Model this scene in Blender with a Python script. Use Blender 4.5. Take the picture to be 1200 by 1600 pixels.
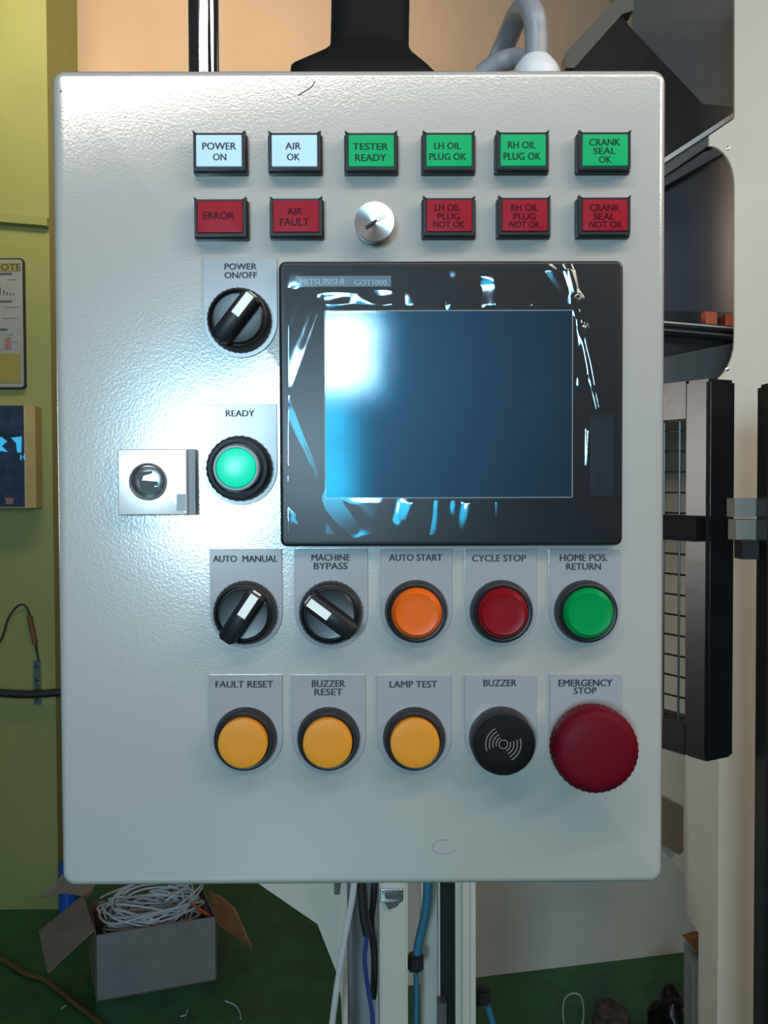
import bpy, bmesh, math, random
from mathutils import Vector, Matrix, noise

random.seed(7)
scene = bpy.context.scene
COL = scene.collection
for o in list(bpy.data.objects):
    bpy.data.objects.remove(o)

# ------------------------------------------------------------------ camera
FPX = 1550.0
Z0 = 1.35                                   # height of the panel's middle above the floor
CAM = Vector((0.0083, -0.4891, Z0 - 0.0003))
PITCH, YAW, ROLL = -0.02964, -0.00605, 0.00381


def rot_cam():
    return Matrix.Rotation(YAW, 3, 'Z') @ Matrix.Rotation(PITCH, 3, 'X') @ Matrix.Rotation(ROLL, 3, 'Y')


MR = rot_cam()
cd = bpy.data.cameras.new('camera')
cam = bpy.data.objects.new('camera', cd)
COL.objects.link(cam)
cd.sensor_fit = 'VERTICAL'
cd.sensor_height = 32.0
cd.lens = 32.0 * FPX / 1600.0
cd.clip_start = 0.02
m4 = (MR @ Matrix.Rotation(math.pi / 2, 3, 'X')).to_4x4()
m4.translation = CAM
cam.matrix_world = m4
scene.camera = cam


def ray(px, py):
    d = MR @ Vector(((px - 600) / FPX, 1.0, -(py - 800) / FPX))
    return d / d.y


def W(px, py, D):
    """world point seen at a pixel, D metres in front of the camera"""
    return CAM + ray(px, py) * D


def S(px, py, h=0.0):
    """point on the front of the panel (h metres proud of it)"""
    return CAM + ray(px, py) * (-CAM.y - h)


def F(px, py, z=0.0):
    """point on the floor"""
    r = ray(px, py)
    return CAM + r * ((z - CAM.z) / r.z)


def mirror_point(px, py, L):
    """where the panel mirrors to, L metres along the reflected ray"""
    r = ray(px, py)
    return Vector((CAM.x + r.x * L, -CAM.y - L, CAM.z + r.z * L))


# ------------------------------------------------------------------ light
vs = scene.view_settings
vs.view_transform = 'Standard'
vs.look = 'None'
vs.exposure = 0.0
vs.gamma = 1.0
vs.use_curve_mapping = False

world = bpy.data.worlds.new('world')
scene.world = world
world.use_nodes = True
bg = world.node_tree.nodes['Background']
bg.inputs[0].default_value = (0.80, 0.90, 1.0, 1)
bg.inputs[1].default_value = 0.03


def area(name, loc, target, sx, sy, power, col, spread=180):
    l = bpy.data.lights.new(name, 'AREA')
    l.shape = 'RECTANGLE'
    l.size, l.size_y = sx, sy
    l.energy = power
    l.color = col
    l.spread = math.radians(spread)
    o = bpy.data.objects.new(name, l)
    COL.objects.link(o)
    o.location = loc
    o.rotation_euler = (Vector(target) - Vector(loc)).to_track_quat('-Z', 'Y').to_euler()
    return o


def window_light(name, x0, y0, x1, y1, L, radiance, col):
    a, b = mirror_point(x0, y0, L), mirror_point(x1, y1, L)
    c = (a + b) / 2
    sx, sy = abs(a.x - b.x), abs(a.z - b.z)
    return area(name, c, (c.x, c.y + 1, c.z), sx, sy, radiance * math.pi * sx * sy, col)


# the hall's window behind the camera: two bright panes, ringed by added cyan fringe lights
window_light('window_cyan_fringe', 150, 490, 595, 615, 4.6, 10, (0.02, 0.62, 1.0))
window_light('window_cyan_fringe_lower', 150, 615, 548, 800, 4.6, 10, (0.02, 0.62, 1.0))
window_light('bright_pane', 205, 570, 375, 790, 4.5, 58, (0.72, 0.89, 1.0))
window_light('bright_pane_upper', 450, 500, 575, 597, 4.5, 52, (0.72, 0.89, 1.0))
# warm strip lamp over the operator's head, warm lamps further back in the hall
area('strip_lamp', (0.12, -0.52, Z0 + 0.61), (0.0, 0.0, Z0 + 0.05), 1.2, 0.08, 4.2, (1.0, 0.92, 0.84))
area('right_hall_lamp', (1.3, -1.0, 2.1), (0.1, 0.3, 1.1), 0.6, 0.3, 7.0, (1.0, 0.78, 0.58))
area('hall_lamp', (-0.6, 1.5, 3.3), (-0.8, 2.65, 2.75), 1.6, 0.4, 16.0, (1.0, 0.82, 0.56), 100)
area('machine_lamp', (1.5, -0.2, 2.4), (0.75, 1.2, 1.0), 0.8, 0.3, 7.0, (1.0, 0.86, 0.72))
area('side_highlight_light', (-2.2, 0.95, 1.42), (0.6, 0.7, 1.35), 0.20, 0.5, 1.5, (1.0, 0.95, 0.90), 50)  # added light, no known window; gives guard door and pole their highlights

# ------------------------------------------------------------------ materials


def mat(name, col, rough=0.5, metal=0.0, var=0.06, vscale=30.0, bump=0.0, bscale=300.0, emit=None,
        estr=0.0, spec=0.5, coat=0.0, trans=0.0, alpha=1.0, aniso=0.0):
    m = bpy.data.materials.new(name)
    m.use_nodes = True
    nt = m.node_tree
    p = nt.nodes['Principled BSDF']
    tc = nt.nodes.new('ShaderNodeTexCoord')
    nz = nt.nodes.new('ShaderNodeTexNoise')
    nz.inputs['Scale'].default_value = vscale
    nz.inputs['Detail'].default_value = 4
    nt.links.new(tc.outputs['Object'], nz.inputs['Vector'])
    rp = nt.nodes.new('ShaderNodeValToRGB')
    rp.color_ramp.elements[0].position = 0.3
    rp.color_ramp.elements[1].position = 0.7
    rp.color_ramp.elements[0].color = [max(0, c * (1 - var)) for c in col] + [1]
    rp.color_ramp.elements[1].color = [min(1, c * (1 + var)) for c in col] + [1]
    nt.links.new(nz.outputs['Fac'], rp.inputs['Fac'])
    nt.links.new(rp.outputs['Color'], p.inputs['Base Color'])
    p.inputs['Roughness'].default_value = rough
    p.inputs['Metallic'].default_value = metal
    p.inputs['Specular IOR Level'].default_value = spec
    p.inputs['Coat Weight'].default_value = coat
    p.inputs['Coat Roughness'].default_value = 0.14 if coat >= 1 else 0.05
    p.inputs['Coat IOR'].default_value = 2.0 if coat >= 1 else 1.5
    p.inputs['Transmission Weight'].default_value = trans
    p.inputs['Alpha'].default_value = alpha
    p.inputs['Anisotropic'].default_value = aniso
    if aniso:
        tg = nt.nodes.new('ShaderNodeTangent')
        tg.direction_type = 'RADIAL'
        tg.axis = 'Y'
        nt.links.new(tg.outputs[0], p.inputs['Tangent'])
    if bump:
        bn = nt.nodes.new('ShaderNodeTexNoise')
        bn.inputs['Scale'].default_value = bscale
        bn.inputs['Detail'].default_value = 3
        nt.links.new(tc.outputs['Object'], bn.inputs['Vector'])
        b = nt.nodes.new('ShaderNodeBump')
        b.inputs['Strength'].default_value = bump
        b.inputs['Distance'].default_value = 0.001
        nt.links.new(bn.outputs['Fac'], b.inputs['Height'])
        nt.links.new(b.outputs['Normal'], p.inputs['Normal'])
        nt.links.new(b.outputs['Normal'], p.inputs['Coat Normal'])
    if emit:
        p.inputs['Emission Color'].default_value = (*emit, 1)
        p.inputs['Emission Strength'].default_value = estr
    return m


M = {}
M['powder'] = mat('cream_powder_coat', (0.43, 0.42, 0.395), 0.30, var=0.02, vscale=6, bump=0.06, bscale=850, spec=0.7, coat=1.0)
M['black'] = mat('black_plastic', (0.010, 0.011, 0.014), 0.42, var=0.15, spec=0.35)
M['housing'] = mat('grey_black_plastic', (0.020, 0.018, 0.021), 0.42, spec=0.25, var=0.12)
M['legend'] = mat('silver_grey_legend', (0.33, 0.335, 0.355), 0.2, var=0.02, vscale=10)
M['ink'] = mat('black_ink', (0.014, 0.014, 0.018), 0.6)
M['ink_red'] = mat('dark_ink_on_red', (0.055, 0.003, 0.007), 0.5, spec=0.1)
M['ink_green'] = mat('dark_ink_on_green', (0.006, 0.03, 0.018), 0.6, spec=0.2)
M['white_mark'] = mat('white_marking', (0.85, 0.85, 0.82), 0.4)
M['white_lens'] = mat('lit_white_lens', (0.42, 0.62, 0.80), 0.45, emit=(0.42, 0.72, 1.0), estr=0.20, var=0.02)
M['green_lens'] = mat('lit_green_lens', (0.0, 0.27, 0.09), 0.45, spec=0.15, emit=(0.0, 0.8, 0.25), estr=0.16, var=0.04)
M['red_lens'] = mat('red_lens', (0.30, 0.005, 0.016), 0.45, spec=0.15, var=0.05)
M['ready_cap'] = mat('lit_teal_cap', (0.0, 0.55, 0.35), 0.3, emit=(0.0, 0.75, 0.45), estr=0.45, var=0.03)
M['grey_ring'] = mat('grey_cap_ring', (0.20, 0.22, 0.25), 0.35)
M['orange_cap'] = mat('orange_lens_cap', (0.75, 0.12, 0.010), 0.3, var=0.05, spec=0.15)
M['red_cap'] = mat('deep_red_lens_cap', (0.22, 0.006, 0.010), 0.3, var=0.05, spec=0.15)
M['green_cap'] = mat('green_lens_cap', (0.0, 0.26, 0.06), 0.3, var=0.05, spec=0.15)
M['amber'] = mat('amber_button', (0.70, 0.26, 0.014), 0.45, spec=0.25, var=0.02)
M['estop'] = mat('red_mushroom_plastic', (0.115, 0.003, 0.010), 0.5, spec=0.1, var=0.04)
M['chrome'] = mat('chrome', (0.75, 0.75, 0.77), 0.10, 1.0, var=0.03)
M['spun'] = mat('spun_aluminium', (0.80, 0.80, 0.82), 0.22, 1.0, var=0.03, aniso=0.8)
M['steel'] = mat('lock_steel', (0.70, 0.72, 0.75), 0.2, 1.0, var=0.05)
M['lock_face'] = mat('satin_lock_plate', (0.72, 0.72, 0.72), 0.22, 0.3, var=0.04)
M['lock_side'] = mat('grey_lock_side', (0.16, 0.16, 0.17), 0.4)
M['bezel'] = mat('charcoal_bezel', (0.013, 0.014, 0.017), 0.34, var=0.08)
M['strip'] = mat('blue_grey_badge_strip', (0.10, 0.16, 0.20), 0.35)
M['badge_ink'] = mat('pale_badge_lettering', (0.32, 0.45, 0.52), 0.4)
M['display'] = mat('dark_display_glass', (0.008, 0.010, 0.014), 0.36, var=0.35, vscale=35, spec=0.7)
M['display'].node_tree.nodes['Principled BSDF'].inputs['Specular Tint'].default_value = (0.30, 0.68, 1.0, 1)
M['display_edge'] = mat('pale_display_edge', (0.30, 0.33, 0.36), 0.3)
M['beige'] = mat('beige_wall_paint', (0.45, 0.32, 0.225), 0.8, var=0.05, vscale=4, bump=0.1, bscale=60)
M['greenwall'] = mat('olive_green_wall_paint', (0.26, 0.27, 0.078), 0.55, var=0.06, vscale=5, bump=0.1, bscale=40)
M['floor'] = mat('green_floor_paint', (0.018, 0.12, 0.035), 0.45, var=0.3, vscale=12, bump=0.1, bscale=60)
M['blackmetal'] = mat('black_painted_steel', (0.008, 0.008, 0.009), 0.32, var=0.2, bump=0.12, bscale=90)
M['hinge'] = mat('dull_grey_hinge', (0.22, 0.215, 0.19), 0.5)
M['matte'] = mat('matte_black', (0.006, 0.006, 0.007), 0.7, spec=0.15)
M['darkgrey'] = mat('dark_grey_panel', (0.050, 0.054, 0.056), 0.45, var=0.1)
M['smoke'] = mat('smoked_glass', (0.042, 0.046, 0.058), 0.25, var=0.2, vscale=8)
M['white_paint'] = mat('cream_machine_paint', (0.60, 0.56, 0.48), 0.42, var=0.04, vscale=8)
M['greyband'] = mat('grey_parts_and_shade', (0.10, 0.10, 0.095), 0.45)
M['taupe'] = mat('taupe_strip', (0.13, 0.11, 0.092), 0.5)
M['silver'] = mat('silver_edge', (0.62, 0.58, 0.54), 0.35, 0.2)
M['orange'] = mat('orange_part', (0.55, 0.10, 0.03), 0.5)
M['hose_grey'] = mat('grey_conduit', (0.26, 0.27, 0.30), 0.4)
M['gland'] = mat('pale_cable_gland', (0.62, 0.65, 0.68), 0.4)
M['card'] = mat('cardboard', (0.23, 0.17, 0.13), 0.85, var=0.12, vscale=20)
M['card_pale'] = mat('pale_cardboard', (0.22, 0.20, 0.20), 0.85, var=0.1, vscale=16)
M['card_tan'] = mat('tan_paper', (0.34, 0.19, 0.09), 0.85, var=0.2, vscale=25)
M['wire_white'] = mat('white_wire', (0.50, 0.52, 0.55), 0.4, var=0.1)
M['wire_black'] = mat('black_cable', (0.014, 0.014, 0.018), 0.45)
M['wire_blue'] = mat('blue_cable', (0.025, 0.045, 0.20), 0.4)
M['hose_blue'] = mat('blue_air_hose', (0.03, 0.16, 0.26), 0.3)
M['blue'] = mat('blue_plastic', (0.01, 0.09, 0.42), 0.4)
M['brown'] = mat('brown_tape', (0.16, 0.07, 0.02), 0.6)
M['dirt'] = mat('dirty_rag', (0.07, 0.05, 0.035), 0.9, var=0.4, vscale=40, bump=0.5, bscale=80)
M['poster'] = mat('poster_paper', (0.25, 0.26, 0.25), 0.5)
M['poster_yellow'] = mat('poster_yellow', (0.26, 0.22, 0.035), 0.5)
M['poster_ink'] = mat('poster_ink', (0.05, 0.05, 0.05), 0.6)
M['poster_red'] = mat('poster_red', (0.25, 0.12, 0.11), 0.6)
M['cream_box'] = mat('yellowed_cream_box', (0.46, 0.36, 0.15), 0.5)
M['box_window'] = mat('dark_blue_window', (0.03, 0.05, 0.10), 0.2, var=0.3, vscale=25)
M['cyan_glint_mark'] = mat('cyan_glint_marking', (0.05, 0.45, 0.75), 0.4, emit=(0.03, 0.45, 0.85), estr=0.5)  # glows to stand in for the cyan reflection on the wall box
M['brown_plate'] = mat('brown_cover_plate', (0.20, 0.15, 0.10), 0.5)


def film_material():
    m = bpy.data.materials.new('clear_protective_film')
    m.use_nodes = True
    nt = m.node_tree
    nt.nodes.clear()
    out = nt.nodes.new('ShaderNodeOutputMaterial')
    mx = nt.nodes.new('ShaderNodeMixShader')
    tr = nt.nodes.new('ShaderNodeBsdfTransparent')
    tr.inputs[0].default_value = (0.94, 0.95, 0.96, 1)
    gl = nt.nodes.new('ShaderNodeBsdfGlossy')
    gl.distribution = 'BECKMANN'
    gl.inputs['Color'].default_value = (0.78, 0.92, 1.0, 1)
    gl.inputs['Roughness'].default_value = 0.10
    tc = nt.nodes.new('ShaderNodeTexCoord')
    nz = nt.nodes.new('ShaderNodeTexNoise')
    nz.inputs['Scale'].default_value = 18
    nz.inputs['Detail'].default_value = 3
    mr = nt.nodes.new('ShaderNodeMapRange')
    mr.inputs['From Min'].default_value = 0.3
    mr.inputs['From Max'].default_value = 0.7
    mr.inputs['To Min'].default_value = 0.05
    mr.inputs['To Max'].default_value = 0.11
    nt.links.new(tc.outputs['Object'], nz.inputs['Vector'])
    nt.links.new(nz.outputs['Fac'], mr.inputs['Value'])
    nt.links.new(mr.outputs['Result'], mx.inputs[0])
    nt.links.new(tr.outputs[0], mx.inputs[1])
    nt.links.new(gl.outputs[0], mx.inputs[2])
    nt.links.new(mx.outputs[0], out.inputs[0])
    return m


M['film'] = film_material()

# ------------------------------------------------------------------ builders
WORLD = {}


def tag(o, label=None, cat=None, group=None, kind=None):
    for k, v in (('label', label), ('category', cat), ('group', group), ('kind', kind)):
        if v:
            o[k] = v
    return o


def thing(name, loc, label, cat, group=None):
    o = bpy.data.objects.new(name, None)
    o.empty_display_size = 0.05
    COL.objects.link(o)
    o.location = loc
    WORLD[o.name] = Vector(loc)
    return tag(o, label, cat, group)


def mk(name, bm, m, parent=None, label=None, smooth=40):
    """link one mesh object; its origin goes to the middle of its bounds"""
    bmesh.ops.recalc_face_normals(bm, faces=bm.faces[:])
    lo = Vector([min(v.co[i] for v in bm.verts) for i in range(3)])
    hi = Vector([max(v.co[i] for v in bm.verts) for i in range(3)])
    c = (lo + hi) / 2
    for v in bm.verts:
        v.co -= c
    me = bpy.data.meshes.new(name)
    bm.to_mesh(me)
    bm.free()
    if smooth:
        for p in me.polygons:
            p.use_smooth = True
        me.set_sharp_from_angle(angle=math.radians(smooth))
    me.materials.append(m)
    o = bpy.data.objects.new(name, me)
    COL.objects.link(o)
    if parent:
        o.parent = parent
        o.location = c - WORLD[parent.name]
    else:
        o.location = c
    WORLD[o.name] = c
    if label:
        o['label'] = label
    return o


def loft(bm, loops, cap0=True, cap1=True, closed=True):
    rings = [[bm.verts.new(p) for p in lp] for lp in loops]
    n = len(rings[0])
    for a, b in zip(rings, rings[1:]):
        for i in range(n if closed else n - 1):
            j = (i + 1) % n
            bm.faces.new((a[i], a[j], b[j], b[i]))
    if cap0:
        bm.faces.new(rings[0][::-1])
    if cap1:
        bm.faces.new(rings[-1])
    return bm


def rrect(cx, cz, w, h, r, y, n=6):
    pts = []
    r = max(min(r, w / 2 - 1e-6, h / 2 - 1e-6), 1e-6)
    for k, (sx, sz) in enumerate(((1, 1), (-1, 1), (-1, -1), (1, -1))):
        for i in range(n + 1):
            a = math.pi / 2 * (k + i / n)
            pts.append(Vector((cx + sx * (w / 2 - r) + r * math.cos(a), y, cz + sz * (h / 2 - r) + r * math.sin(a))))
    return pts


def slab(bm, c, w, h, r, y0, y1, bev=0.0):
    """rounded plate standing in the panel plane from y0 (back) to y1 (front)"""
    if bev:
        lps = [rrect(c.x, c.z, w, h, r, y0)]
        for k in range(5):
            a = math.pi / 2 * k / 4
            ins = bev * (1 - math.cos(a))
            yy = y1 + bev * (1 - math.sin(a))
            lps.append(rrect(c.x, c.z, w - 2 * ins, h - 2 * ins, max(r - ins, 1e-5), yy))
        return loft(bm, lps)
    return loft(bm, [rrect(c.x, c.z, w, h, r, y0), rrect(c.x, c.z, w, h, r, y1)])


def lathe(bm, c, prof, n=56, ridge=0.0, nr=0, ridge_to=None):
    """turned shape on an axis straight out of the panel: prof = [(radius, height proud)]"""
    lps = []
    for k, (r, h) in enumerate(prof):
        lp = []
        for i in range(n):
            a = 2 * math.pi * i / n
            rr = r
            if ridge and ridge_to and ridge_to[0] <= k <= ridge_to[1]:
                rr = r + ridge * (0.5 + 0.5 * math.cos(nr * a))
            lp.append(Vector((c.x + rr * math.cos(a), c.y - h, c.z + rr * math.sin(a))))
        lps.append(lp)
    return loft(bm, lps)


def box(bm, lo, hi):
    x0, y0, z0 = lo
    x1, y1, z1 = hi
    return loft(bm, [[Vector(p) for p in ((x0, y0, z0), (x1, y0, z0), (x1, y1, z0), (x0, y1, z0))],
                     [Vector(p) for p in ((x0, y0, z1), (x1, y0, z1), (x1, y1, z1), (x0, y1, z1))]])


def prism(bm, pts, vec):
    return loft(bm, [pts, [p + vec for p in pts]])


def tube(bm, pts, r, n=10, smooth=True, cap=True):
    pts = [Vector(p) for p in pts]
    if smooth and len(pts) > 2:
        out = []
        P = [pts[0] * 2 - pts[1]] + pts + [pts[-1] * 2 - pts[-2]]
        for i in range(1, len(P) - 2):
            for k in range(8):
                t = k / 8
                a, b, c, d = P[i - 1], P[i], P[i + 1], P[i + 2]
                out.append(0.5 * ((2 * b) + (c - a) * t + (2 * a - 5 * b + 4 * c - d) * t * t
                                  + (3 * b - a - 3 * c + d) * t ** 3))
        out.append(pts[-1])
        pts = out
    lps = []
    up = None
    for i, p in enumerate(pts):
        t = (pts[min(i + 1, len(pts) - 1)] - pts[max(i - 1, 0)]).normalized()
        if up is None:
            up = t.orthogonal().normalized()
        up = (up - t * up.dot(t)).normalized()
        s = t.cross(up)
        rr = r(i / (len(pts) - 1)) if callable(r) else r
        lps.append([p + (up * math.cos(2 * math.pi * k / n) + s * math.sin(2 * math.pi * k / n)) * rr for k in range(n)])
    return loft(bm, lps, cap, cap)


def text_mesh(bm, s, box_px, h, thick=0.00012, place=None):
    """one line of lettering fitted into a pixel box on a plane h proud of the panel"""
    cu = bpy.data.curves.new('txt', 'FONT')
    cu.body = s
    cu.extrude = 0
    cu.resolution_u = 3
    o = bpy.data.objects.new('txt', cu)
    COL.objects.link(o)
    bpy.context.view_layer.update()
    me = bpy.data.meshes.new_from_object(o.evaluated_get(bpy.context.evaluated_depsgraph_get()))
    bpy.data.objects.remove(o)
    bpy.data.curves.remove(cu)
    xs = [v.co.x for v in me.vertices]
    ys = [v.co.y for v in me.vertices]
    x0, x1, y0, y1 = min(xs), max(xs), min(ys), max(ys)
    bx0, by0, bx1, by1 = box_px
    place = place or (lambda u, v: S(u, v, h))
    tl, br = place(bx0, by0), place(bx1, by1)
    vs_ = []
    for v in me.vertices:
        fx, fy = (v.co.x - x0) / (x1 - x0), (v.co.y - y0) / (y1 - y0)
        p = Vector((tl.x + (br.x - tl.x) * fx, tl.y + (br.y - tl.y) * fx, br.z + (tl.z - br.z) * fy))
        vs_.append(p)
    sh = 0.035 * abs(tl.z - br.z)            # a slightly bold cut
    for dx_ in (-sh, sh):
        front = [bm.verts.new(p + Vector((dx_, -thick - (0.00002 if dx_ > 0 else 0), 0))) for p in vs_]
        for pl in me.polygons:
            try:
                bm.faces.new([front[i] for i in pl.vertices])
            except ValueError:
                pass
    bpy.data.meshes.remove(me)


def lettering(lines, h, m, parent, name='lettering', place=None):
    bm = bmesh.new()
    for s, b in lines:
        text_mesh(bm, s, b, h, place=place)
    return mk(name, bm, m, parent, smooth=0)


# ------------------------------------------------------------------ the room
def struct(name, bm, m, parent=None):
    o = mk(name, bm, m, parent)
    o['kind'] = 'structure'
    return o


gp = F(40, 1421)                           # foot of the green wall
YG = gp.y
XG = W(83, 800, YG - CAM.y).x              # its right-hand end
YB = YG + 0.32                             # beige wall further back
bm = bmesh.new()
box(bm, (-4, -3.0, -0.1), (4, YB + 0.2, 0))
struct('floor', bm, M['floor'])
bm = bmesh.new()
box(bm, (-3.5, YG, 0), (XG, YB, 3.2))
struct('wall_left', bm, M['greenwall'])
bm = bmesh.new()
box(bm, (-3.6, YB, 0), (4, YB + 0.1, 3.2))
struct('wall_back', bm, M['beige'])
DG = YG - CAM.y
bm = bmesh.new()
a, b = W(-60, 338, DG), W(83, 349, DG)
for off in (0.0, 0.001):
    pass
loft(bm, [[Vector((a.x, YG, a.z + 0.018)), Vector((a.x, YG - 0.022, a.z + 0.012)), Vector((a.x, YG - 0.022, a.z - 0.012)), Vector((a.x, YG, a.z - 0.018))],
          [Vector((XG, YG, b.z + 0.018)), Vector((XG, YG - 0.022, b.z + 0.012)), Vector((XG, YG - 0.022, b.z - 0.012)), Vector((XG, YG, b.z - 0.018))]])
struct('trim_1', bm, M['greenwall'])

# ------------------------------------------------------------------ the control panel
panel = thing('operator_console', (0, 0.06, Z0 - 0.2),
              'cream powder-coated machine control panel with labelled buttons, lamps and a touch screen', 'control panel')
HW, HH = 0.15, 0.201
bm = bmesh.new()
slab(bm, Vector((0, 0, Z0)), 2 * HW, 2 * HH, 0.0065, 0.022, 0.0, bev=0.0035)
door = mk('door', bm, M['powder'], panel)
bm = bmesh.new()
slab(bm, Vector((0, 0, Z0)), 2 * HW - 0.006, 2 * HH - 0.006, 0.006, 0.13, 0.022)
mk('enclosure_body', bm, M['powder'], panel)
bm = bmesh.new()                            # small marks on the paint
for pts in ([(93, 140), (97, 142), (95, 145)],):
    prism(bm, [S(*p, 0.0001) for p in pts], Vector((0, 0.0001, 0)))
mk('paint_chip', bm, M['darkgrey'], door, smooth=0)
bm = bmesh.new()
tube(bm, [S(492, 126, .0003), S(487, 135, .0003), S(475, 143, .0003), S(466, 149, .0003)], 0.00018, 5)
mk('scratch', bm, M['taupe'], door)
bm = bmesh.new()
tube(bm, [S(700, 1311, .0001), S(684, 1313, .0001), S(676, 1322, .0001), S(682, 1331, .0001), S(700, 1332, .0001), S(712, 1327, .0001)], 0.0003, 5)
mk('smudge', bm, M['legend'], door)

# rectangular indicator lamps: (front centre px, lens material, ink, lines)
HL = 0.0080
LAMPS = [
    ('white POWER ON indicator lamp', 342, 236.3, 'white_lens', 'ink', [('POWER', (316.4, 222.7, 368.7, 233.8)), ('ON', (333, 240, 353.5, 250.6))]),
    ('white AIR OK indicator lamp', 460, 236.3, 'white_lens', 'ink', [('AIR', (446, 222.7, 470, 233.5)), ('OK', (448.5, 240, 468.4, 250.6))]),
    ('green TESTER READY indicator lamp', 580, 236.3, 'green_lens', 'ink_green', [('TESTER', (551.4, 223.7, 606, 234)), ('READY', (555, 241, 603.6, 251.6))]),
    ('green LH OIL PLUG OK indicator lamp', 701.6, 236, 'green_lens', 'ink_green', [('LH OIL', (678.6, 222.7, 719.8, 233)), ('PLUG OK', (671, 239.5, 728.7, 250))]),
    ('green RH OIL PLUG OK indicator lamp', 817.4, 235.4, 'green_lens', 'ink_green', [('RH OIL', (794, 221, 837, 232)), ('PLUG OK', (787, 238.6, 845, 249.7))]),
    ('green CRANK SEAL OK indicator lamp', 945.6, 235.2, 'green_lens', 'ink_green', [('CRANK', (921, 217, 969, 227.5)), ('SEAL', (927.5, 230.7, 962, 240.8)), ('OK', (936, 244, 955, 254.4))]),
    ('red ERROR indicator lamp', 343.6, 339.8, 'red_lens', 'ink_red', [('ERROR', (317, 331, 366, 342.4))]),
    ('red AIR FAULT indicator lamp', 462.4, 338.8, 'red_lens', 'ink_red', [('AIR', (449, 325, 472, 335)), ('FAULT', (438, 341, 482.7, 352.6))]),
    ('red LH OIL PLUG NOT OK indicator lamp', 702, 338, 'red_lens', 'ink_red', [('LH OIL', (679.6, 319, 719, 329.5)), ('PLUG', (684, 333, 718.5, 343)), ('NOT OK', (677, 345.5, 726, 355.5))]),
    ('red RH OIL PLUG NOT OK indicator lamp', 820, 337.5, 'red_lens', 'ink_red', [('RH OIL', (799, 319, 841, 329.5)), ('PLUG', (803, 333, 837, 343)), ('NOT OK', (796, 345.5, 844, 355.5))]),
    ('red CRANK SEAL NOT OK indicator lamp', 945.3, 337, 'red_lens', 'ink_red', [('CRANK', (922, 319, 968, 329.5)), ('SEAL', (928, 333, 961, 343)), ('NOT OK', (921, 345.5, 972, 355.5))]),
]
for lab, px, py, lens, ink, lines in LAMPS:
    c = S(px, py, HL)
    c.y = 0
    w, h = 0.0246, 0.0174
    bm = bmesh.new()
    lps = [rrect(c.x, c.z, 0.0264, 0.0188, 0.0006, 0.0, 2), rrect(c.x, c.z, 0.0262, 0.0186, 0.0006, -0.0034, 2),
           rrect(c.x, c.z, w, h, 0.0005, -0.0036, 2), rrect(c.x, c.z, w, h, 0.0005, -HL, 2),
           rrect(c.x, c.z, w - 0.0024, h - 0.0020, 0.0003, -HL, 2), rrect(c.x, c.z, w - 0.0026, h - 0.0022, 0.0003, -HL + 0.0008, 2)]
    loft(bm, lps)
    for s in (-1, 1):                       # little ears on the two top corners
        x = c.x + s * (w / 2 - 0.0007)
        zt = c.z + h / 2
        e = [Vector((x - s * 0.0012, -HL, zt - 0.0004)), Vector((x + s * 0.0007, -HL, zt - 0.0004)),
             Vector((x + s * 0.0011, -HL, zt + 0.0013)), Vector((x + s * 0.0003, -HL, zt + 0.0008))]
        prism(bm, e, Vector((0, 0.0042, 0)))
    lamp = mk('indicator_lamp', bm, M['housing'], panel, lab, smooth=30)
    bm = bmesh.new()
    slab(bm, Vector((c.x, 0, c.z + 0.0002)), w - 0.0028, h - 0.0024, 0.0004, -HL + 0.001, -HL - 0.0003, bev=0.0003)
    mk('lens', bm, M[lens], lamp)
    lettering(lines, HL + 0.0003, M[ink], lamp)

# silver potentiometer knob
c = S(585, 346.5, 0.010)
c.y = 0
bm = bmesh.new()
lathe(bm, c, [(0.0088, 0), (0.0090, 0.001), (0.0092, 0.0092), (0.0096, 0.0100), (0.0094, 0.0104), (0.004, 0.0099), (0.0008, 0.0096)], 64)
pot = mk('potentiometer_knob', bm, M['spun'], panel, 'silver potentiometer knob between the red lamps')
ang = math.radians(57)
dv = Vector((math.sin(ang), 0, math.cos(ang)))
nv = Vector((dv.z, 0, -dv.x))


def bar_px(bm, p0, p1, wd, y, th):
    d = (p1 - p0).normalized()
    nn = Vector((d.z, 0, -d.x)) * wd / 2
    prism(bm, [Vector((q.x, y, q.z)) for q in (p0 + nn, p1 + nn, p1 - nn, p0 - nn)], Vector((0, th, 0)))


bm = bmesh.new()
bar_px(bm, c + dv * 0.0012, c + dv * 0.0062, 0.0019, -0.0108, 0.0006)
mk('pointer_mark', bm, M['white_mark'], pot)
bm = bmesh.new()
bar_px(bm, c - dv * 0.0052, c + dv * 0.0014, 0.0011, -0.0107, 0.0005)
mk('pointer_slot', bm, M['housing'], pot)


def plate_bm(x0, x1, y0, cy):
    """legend plate: square top, round foot around the button"""
    a, b = S(x0, y0), S(x1, y0)
    cz = S((x0 + x1) / 2, cy).z
    cx, r = (a.x + b.x) / 2, (b.x - a.x) / 2
    out = [Vector((b.x, 0, a.z)), Vector((a.x, 0, a.z))]
    for k in range(25):
        t = math.pi + math.pi * k / 24
        out.append(Vector((cx + r * math.cos(t), 0, cz + r * math.sin(t))))
    bmx = bmesh.new()
    loft(bmx, [out, [p + Vector((0, -0.0010, 0)) for p in out],
               [p + (Vector((cx, 0, cz)) - p) * 0.008 + Vector((0, -0.0013, 0)) for p in out]])
    return bmx, Vector((cx, 0, cz))


def add_plate(parent, x0, x1, y0, cy, lines):
    bmx, c_ = plate_bm(x0, x1, y0, cy)
    mk('legend_plate', bmx, M['legend'], parent)
    lettering(lines, 0.0014, M['ink'], parent)


def ctr(x0, x1, cy):
    p = S((x0 + x1) / 2, cy)
    return p


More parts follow.
